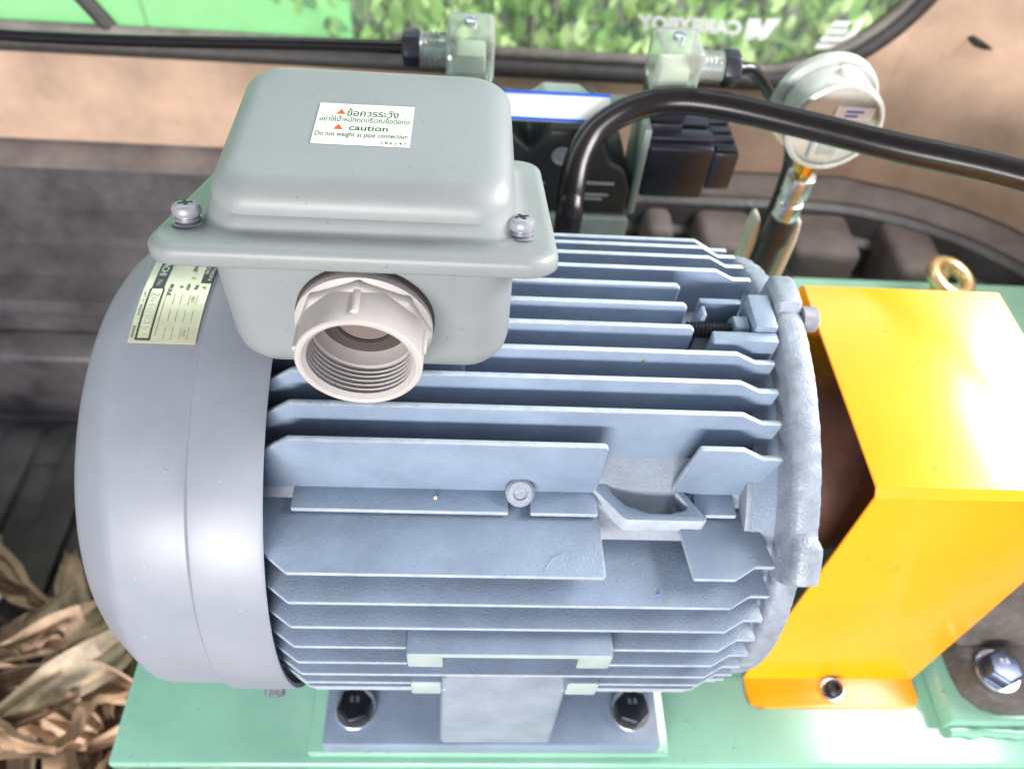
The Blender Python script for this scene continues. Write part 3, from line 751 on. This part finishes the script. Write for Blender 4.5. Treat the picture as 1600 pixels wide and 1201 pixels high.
# ================================================================== PUMP (cast foot shows at the lower right)
pump = empty('hydraulic_pump', (.55, 0, ZS))
ft = [(.4345, -.090), (.4375, -.1050), (.4470, -.1140), (.4600, -.1175), (.70, -.1175), (.70, .11), (.4345, .11)]
adopt(prism('cast_foot', ft, 'z', ZS+.0184, -.1080, 'cast_iron', None, .0025, 3), pump)
adopt(prism('cast_wall', [(-.080, -.1085), (-.030, .045), (.05, .045), (.09, -.1085)], 'x', .4300, .68, 'cast_iron', None, .006, 3), pump)
adopt(lathe('bell_housing', [(.415, .02), (.415, .060), (.429, .072), (.66, .072), (.66, .02)], (0, 0, 0), (1, 0, 0), 'cast_iron', None, 48), pump)
adopt(hex_bolt('foot_bolt', (.4540, -.0955, -.1078), (0, 0, 1), .0215, .0100, 'bolt_blue', 'zinc', None, .0150, .0028, .4, '8.8'), pump)
tag(pump, 'dark cast iron pump housing with a bolted foot beside the guard', 'pump')

# ================================================================== VALVE, GAUGE, HOSE
valve = empty('hydraulic_valve', (.15, .22, -.02))
def vp(o): return adopt(o, valve)
VY = .190
vp(box('manifold', .055, .205, .185, .285, -.15, .0385, 'valve_grey', None, .002))
body = [(.108, .040), (.203, .040), (.203, .062), (.196, .078), (.184, .084), (.178, .098), (.175, .108), (.139, .108), (.134, .098), (.127, .090), (.112, .104), (.095, .106), (.085, .098), (.085, .040)]
vp(prism('valve_body', body, 'y', VY, .250, 'valve_black', None, .003, 3))
vp(prism('valve_top', [(.082, .1085), (.205, .1085), (.205, .1125), (.196, .1150), (.168, .1150), (.160, .1215), (.135, .1215), (.127, .1150), (.082, .1150)], 'y', VY+.0155, .228, 'valve_grey', None, .002))
vp(prism('end_plate', [(.2035, .041), (.209, .041), (.209, .112), (.2035, .112)], 'y', VY-.001, .235, 'valve_grey', None, .002))
st = vp(prism('name_strip', [(VY+.002, .1125), (VY+.0145, .1265), (VY+.0125, .1285), (VY+.0, .1145)], 'x', .098, .1785, 'strip_white', None, smooth=0))
for (a0, a1) in ((.0, .10), (.90, 1.0)):
    P0 = Vector((VY, .1145)); D = Vector((.0125, .0140)); nn_ = Vector((-.746, .666))*.0003
    q = [P0+D*a0, P0+D*a1]; vp(prism('strip_border', [tuple(q[0]+nn_*.2), tuple(q[1]+nn_*.2), tuple(q[1]+nn_*2), tuple(q[0]+nn_*2)], 'x', .098, .1785, 'strip_blue', None, smooth=0))
for sx, x0, x1 in ((1, .2095, .2560), (-1, .030, .0815)):
    vp(box('solenoid', x0, x1, VY, .258, .0560, .0990, 'coil_black', None, .003, 3))
    for i in range(3): vp(box('coil_rib', x0+.001, x1-.001, VY+.006+.019*i, VY+.018+.019*i, .0992, .1025, 'coil_black', None, .001))
    e0 = (x1+.0004) if sx > 0 else x0-.020
    vp(box('end_cap', e0, e0+.0195, VY+.004, .25, .0620, .0935, 'coil_black', None, .003))
    for i in range(5): vp(box('cap_ridge', e0+.002, e0+.0175, VY+.006+.0115*i, VY+.012+.0115*i, .0937, .0955, 'coil_black', None, .0008))
for i, (x, z, w) in enumerate(((.165, .056, .022), (.165, .0525, .018), (.160, .066, .03), (.128, .064, .012), (.125, .056, .008), (.133, .056, .006), (.126, .049, .010))):
    vp(box('printed_line', x, x+w, VY-.0006, VY-.0002, z, z+.0022, 'print_grey', None, 0))
vp(lathe('body_port', [(0, .001), (0, .0075), (.0008, .0070), (.0008, .0055), (.0002, .0050), (.0002, .001)], (.150, VY-.0003, .088), (0, -1, 0), 'print_grey', None, 24))
def din(x0, sx, z0):
    cnn = [vp(box('plug_foot', x0-.014, x0+.014, .206, .236, z0-.020, z0-.0004, 'coil_black', None, .002)),
           vp(box('clear_plug', x0-.0155, x0+.0155, .203, .240, z0, z0+.032, 'clear_plastic', None, .004, 3)),
           vp(box('plug_insert', x0-.010, x0+.010, .210, .232, z0+.004, z0+.017, 'cream_plastic', None, .002)),
           vp(lathe('plug_screw', [(0, .001), (0, .0042), (.003, .0042), (.0035, .0030), (.0035, .001)], (x0, .2215, z0+.0322), (0, 0, 1), 'zinc', None, 18))]
    ax = (sx, 0, 0); oo = (x0+sx*.0157, .2215, z0+.014)
    g_ = vp(lathe('cable_gland', [(0, .004), (0, .0105), (.004, .0105)] + [(.004+.0016*i, .0098 if i % 2 else .0108) for i in range(1, 9)] + [(.0175, .0095), (.0175, .004)], oo, ax, 'clear_plastic', None, 28))
    vp(lathe('gland_core', [(.001, .002), (.001, .0075), (.017, .0075), (.017, .002)], oo, ax, 'zinc', None, 20))
    vp(lathe('gland_nut', [(.0177, .004), (.0177, .0122), (.0275, .0122), (.0290, .0105), (.0290, .004)], oo, ax, 'coil_black', None, 6, bevel=.001))
    return oo
oL = din(.0845, -1, .1295); oR = din(.2205, 1, .1275)
vp(box('coil_tower', .072, .097, .204, .238, .1025, .1095, 'coil_black', None, .001))
vp(box('coil_tower', .208, .233, .204, .238, .0995, .1075, 'coil_black', None, .001))
tag(valve, 'black solenoid valve with two clear plug connectors behind the motor', 'valve')
cb = tube('cable', [(oL[0]-.027, oL[1], oL[2]), (oL[0]-.10, oL[1]+.02, oL[2]-.012), (-.25, .30, .095), (-.55, .36, .07), (-1.0, .40, .05)], .0042, 'hose_rubber', None, 12, 6)
tag(cb, 'thin black cable running left from the left plug connector', 'cable')
cb2 = tube('cable', [(oR[0]+.027, oR[1], oR[2]), (oR[0]+.05, oR[1]+.012, oR[2]-.012), (.345, .27, .05), (.36, .29, -.05), (.36, .29, -.149)], .0042, 'hose_rubber', None, 12, 6)
tag(cb2, 'thin black cable dropping from the right plug connector', 'cable')
hose = tube('hydraulic_hose', [(.150, .150, -.140), (.1495, .125, -.02), (.1504, .1217, .0766), (.1515, .1345, .0965), (.1559, .1550, .1095), (.1677, .1757, .1181), (.1914, .1921, .1248), (.219, .197, .1295),
                               (.2514, .1894, .1322), (.2967, .1684, .1351), (.3475, .1386, .1404), (.4087, .103, .1482), (.50, .04, .155), (.60, -.04, .12)], .0088, 'hose_rubber', None, 28, 10)
tag(hose, 'thick glossy black hose arching from behind the motor to the right', 'hose')
gauge = empty('pressure_gauge', (.333, .215, ZS))
def gp_(o): return adopt(o, gauge)
GC = (.3330, .195, .1180)
gp_(lathe('case', [(0, .0285), (.0005, .0300), (.003, .0312), (.024, .0312), (.024, .0285)], GC, (0, 1, 0), 'chrome', None, 64, smooth=40))
gp_(lathe('back_rim', [(-.0030, .0285), (-.0034, .0300), (-.0020, .0325), (.0010, .0325), (.0015, .0300)], GC, (0, 1, 0), 'chrome', None, 64, cap=False, closed=True))
gp_(lathe('bezel', [(.0242, .0300), (.0242, .0350), (.0255, .0368), (.0310, .0368), (.0330, .0350), (.0330, .0300)], GC, (0, 1, 0), 'chrome', None, 64, cap=False, closed=True))
gp_(lathe('dial_glass', [(.0275, .001), (.0275, .0299), (.0295, .0299), (.0295, .001)], GC, (0, 1, 0), 'clear_plastic', None, 48))
gp_(lathe('fill_plug', [(.0305, .001), (.0305, .0070), (.0335, .0066), (.0340, .001)], (GC[0], GC[1]+.014, GC[2]), (.10, 0, 1), 'cream_plastic', None, 24))
gp_(box('back_label', GC[0]-.003, GC[0]+.0235, GC[1]-.0010, GC[1]-.0004, GC[2]+.006, GC[2]+.0155, 'strip_white', None, 0))
for i in range(2): gp_(box('label_line', GC[0]+.004, GC[0]+.016-.003*i, GC[1]-.0014, GC[1]-.0011, GC[2]+.0115-.0032*i, GC[2]+.0128-.0032*i, 'strip_blue', None, 0))
gp_(prism('vent_frame', [(GC[0]-.012, -.024+GC[2]), (GC[0]+.010, -.024+GC[2]), (GC[0]+.010, -.006+GC[2]), (GC[0]-.012, -.006+GC[2])], 'y', GC[1]-.006, GC[1]-.0004, 'chrome', None, .003, 3))
gp_(box('vent_recess', GC[0]-.008, GC[0]+.006, GC[1]-.0068, GC[1]-.0062, GC[2]-.018, GC[2]-.009, 'valve_grey', None, .001))
SX, SY = .3330, .210
gp_(lathe('nipple', [(.0685, .002), (.0685, .0078), (.0865, .0078), (.0865, .002)], (SX, SY, 0), (0, 0, 1), 'brass', None, 6, bevel=.0006))
gp_(lathe('adaptor', [(.030, .002), (.030, .0105), (.044, .0105), (.045, .0085), (.050, .0085), (.051, .0112), (.0680, .0112), (.0683, .002)], (SX, SY, 0), (0, 0, 1), 'zinc', None, 8, bevel=.0006))
gp_(lathe('hose_end', [(-.149, .002), (-.149, .0085), (.004, .0085), (.006, .0112), (.0265, .0112), (.0298, .0095), (.0298, .002)], (SX, SY, 0), (0, 0, 1), 'valve_black', None, 24))
for sx in (-1, 1):
    x = SX+sx*.0165
    gp_(prism('clamp_arm', [(x-.0035, -.149), (x+.0035, -.149), (x+.0042, .000), (x+.0030, .012), (x+.0012, .022), (x-.0025, .020), (x-.0040, .006), (x-.0030, -.006)], 'y', SY+.003, SY+.020, 'cream_plastic', None, .002, 3))
tag(gauge, 'round chrome pressure gauge seen from behind on a vertical fitting', 'gauge')

# ================================================================== DRY HUSKS in the corner
pile = empty('husk_pile', (-.36, 0, -.5))
rh = random.Random(21)
def husk(center, yaw, pitch, roll, L, Wd, curl, m):
    bm = bmesh.new(); nu, nv = 14, 6; g_ = {}
    ph, tw = rh.uniform(0, 6), rh.uniform(-.9, .9)
    for i in range(nu+1):
        t = i/nu; w = Wd*(.35+.65*math.sin(math.pi*min(1, .12+t*.95)))
        for j in range(nv+1):
            s = j/nv-.5
            z = -curl*(t-.5)**2*L + curl*.9*(s*s)*Wd*2 + .20*Wd*math.sin(9*t+ph) + .10*Wd*math.sin(17*s+3*t+ph) + rh.uniform(-.07, .07)*Wd + (.3*Wd*max(0, t-.75)*math.sin(20*s+ph))
            a = tw*(t-.5); y = s*w
            g_[i, j] = bm.verts.new(((t-.5)*L, y*math.cos(a)-z*math.sin(a), y*math.sin(a)+z*math.cos(a)))
    for i in range(nu):
        for j in range(nv): bm.faces.new((g_[i, j], g_[i+1, j], g_[i+1, j+1], g_[i, j+1]))
    r_ = bmesh.ops.solidify(bm, geom=bm.faces[:], thickness=.0006)
    o = finish('husk', bm, m, None, 28)
    o.parent = pile; o.matrix_parent_inverse = Matrix.Translation(-pile.location)
    o.matrix_basis = Matrix.Translation(center) @ Matrix.Rotation(yaw, 4, 'Z') @ Matrix.Rotation(pitch, 4, 'Y') @ Matrix.Rotation(roll, 4, 'X')
    return o
for i in range(210):
    lvl = i/210
    x = rh.uniform(-.60, -.17); y = rh.uniform(-.34, .13)
    hmax = -.330 + .04*math.sin(6*x) - max(0, y-.03)*.9 - max(0, x+.27)*.7
    z = -.49 + (hmax+.49)*(.35+.65*lvl) + rh.uniform(-.012, .012)
    husk(Vector((x, y, z)), rh.uniform(0, 6.28), rh.uniform(-.35, .35), rh.uniform(-.7, .7), rh.uniform(.07, .19), rh.uniform(.014, .046), rh.uniform(.1, 1.1), HUSK[rh.choice((0, 0, 1, 2, 2, 3))])
tag(pile, 'heap of dry brown husks in the lower left corner', 'dry husks')
for o in C.objects:                  # children built in world space under a mesh parent keep their place
    if o.parent and o.parent.type == 'MESH': o.matrix_parent_inverse = Matrix.Identity(4)
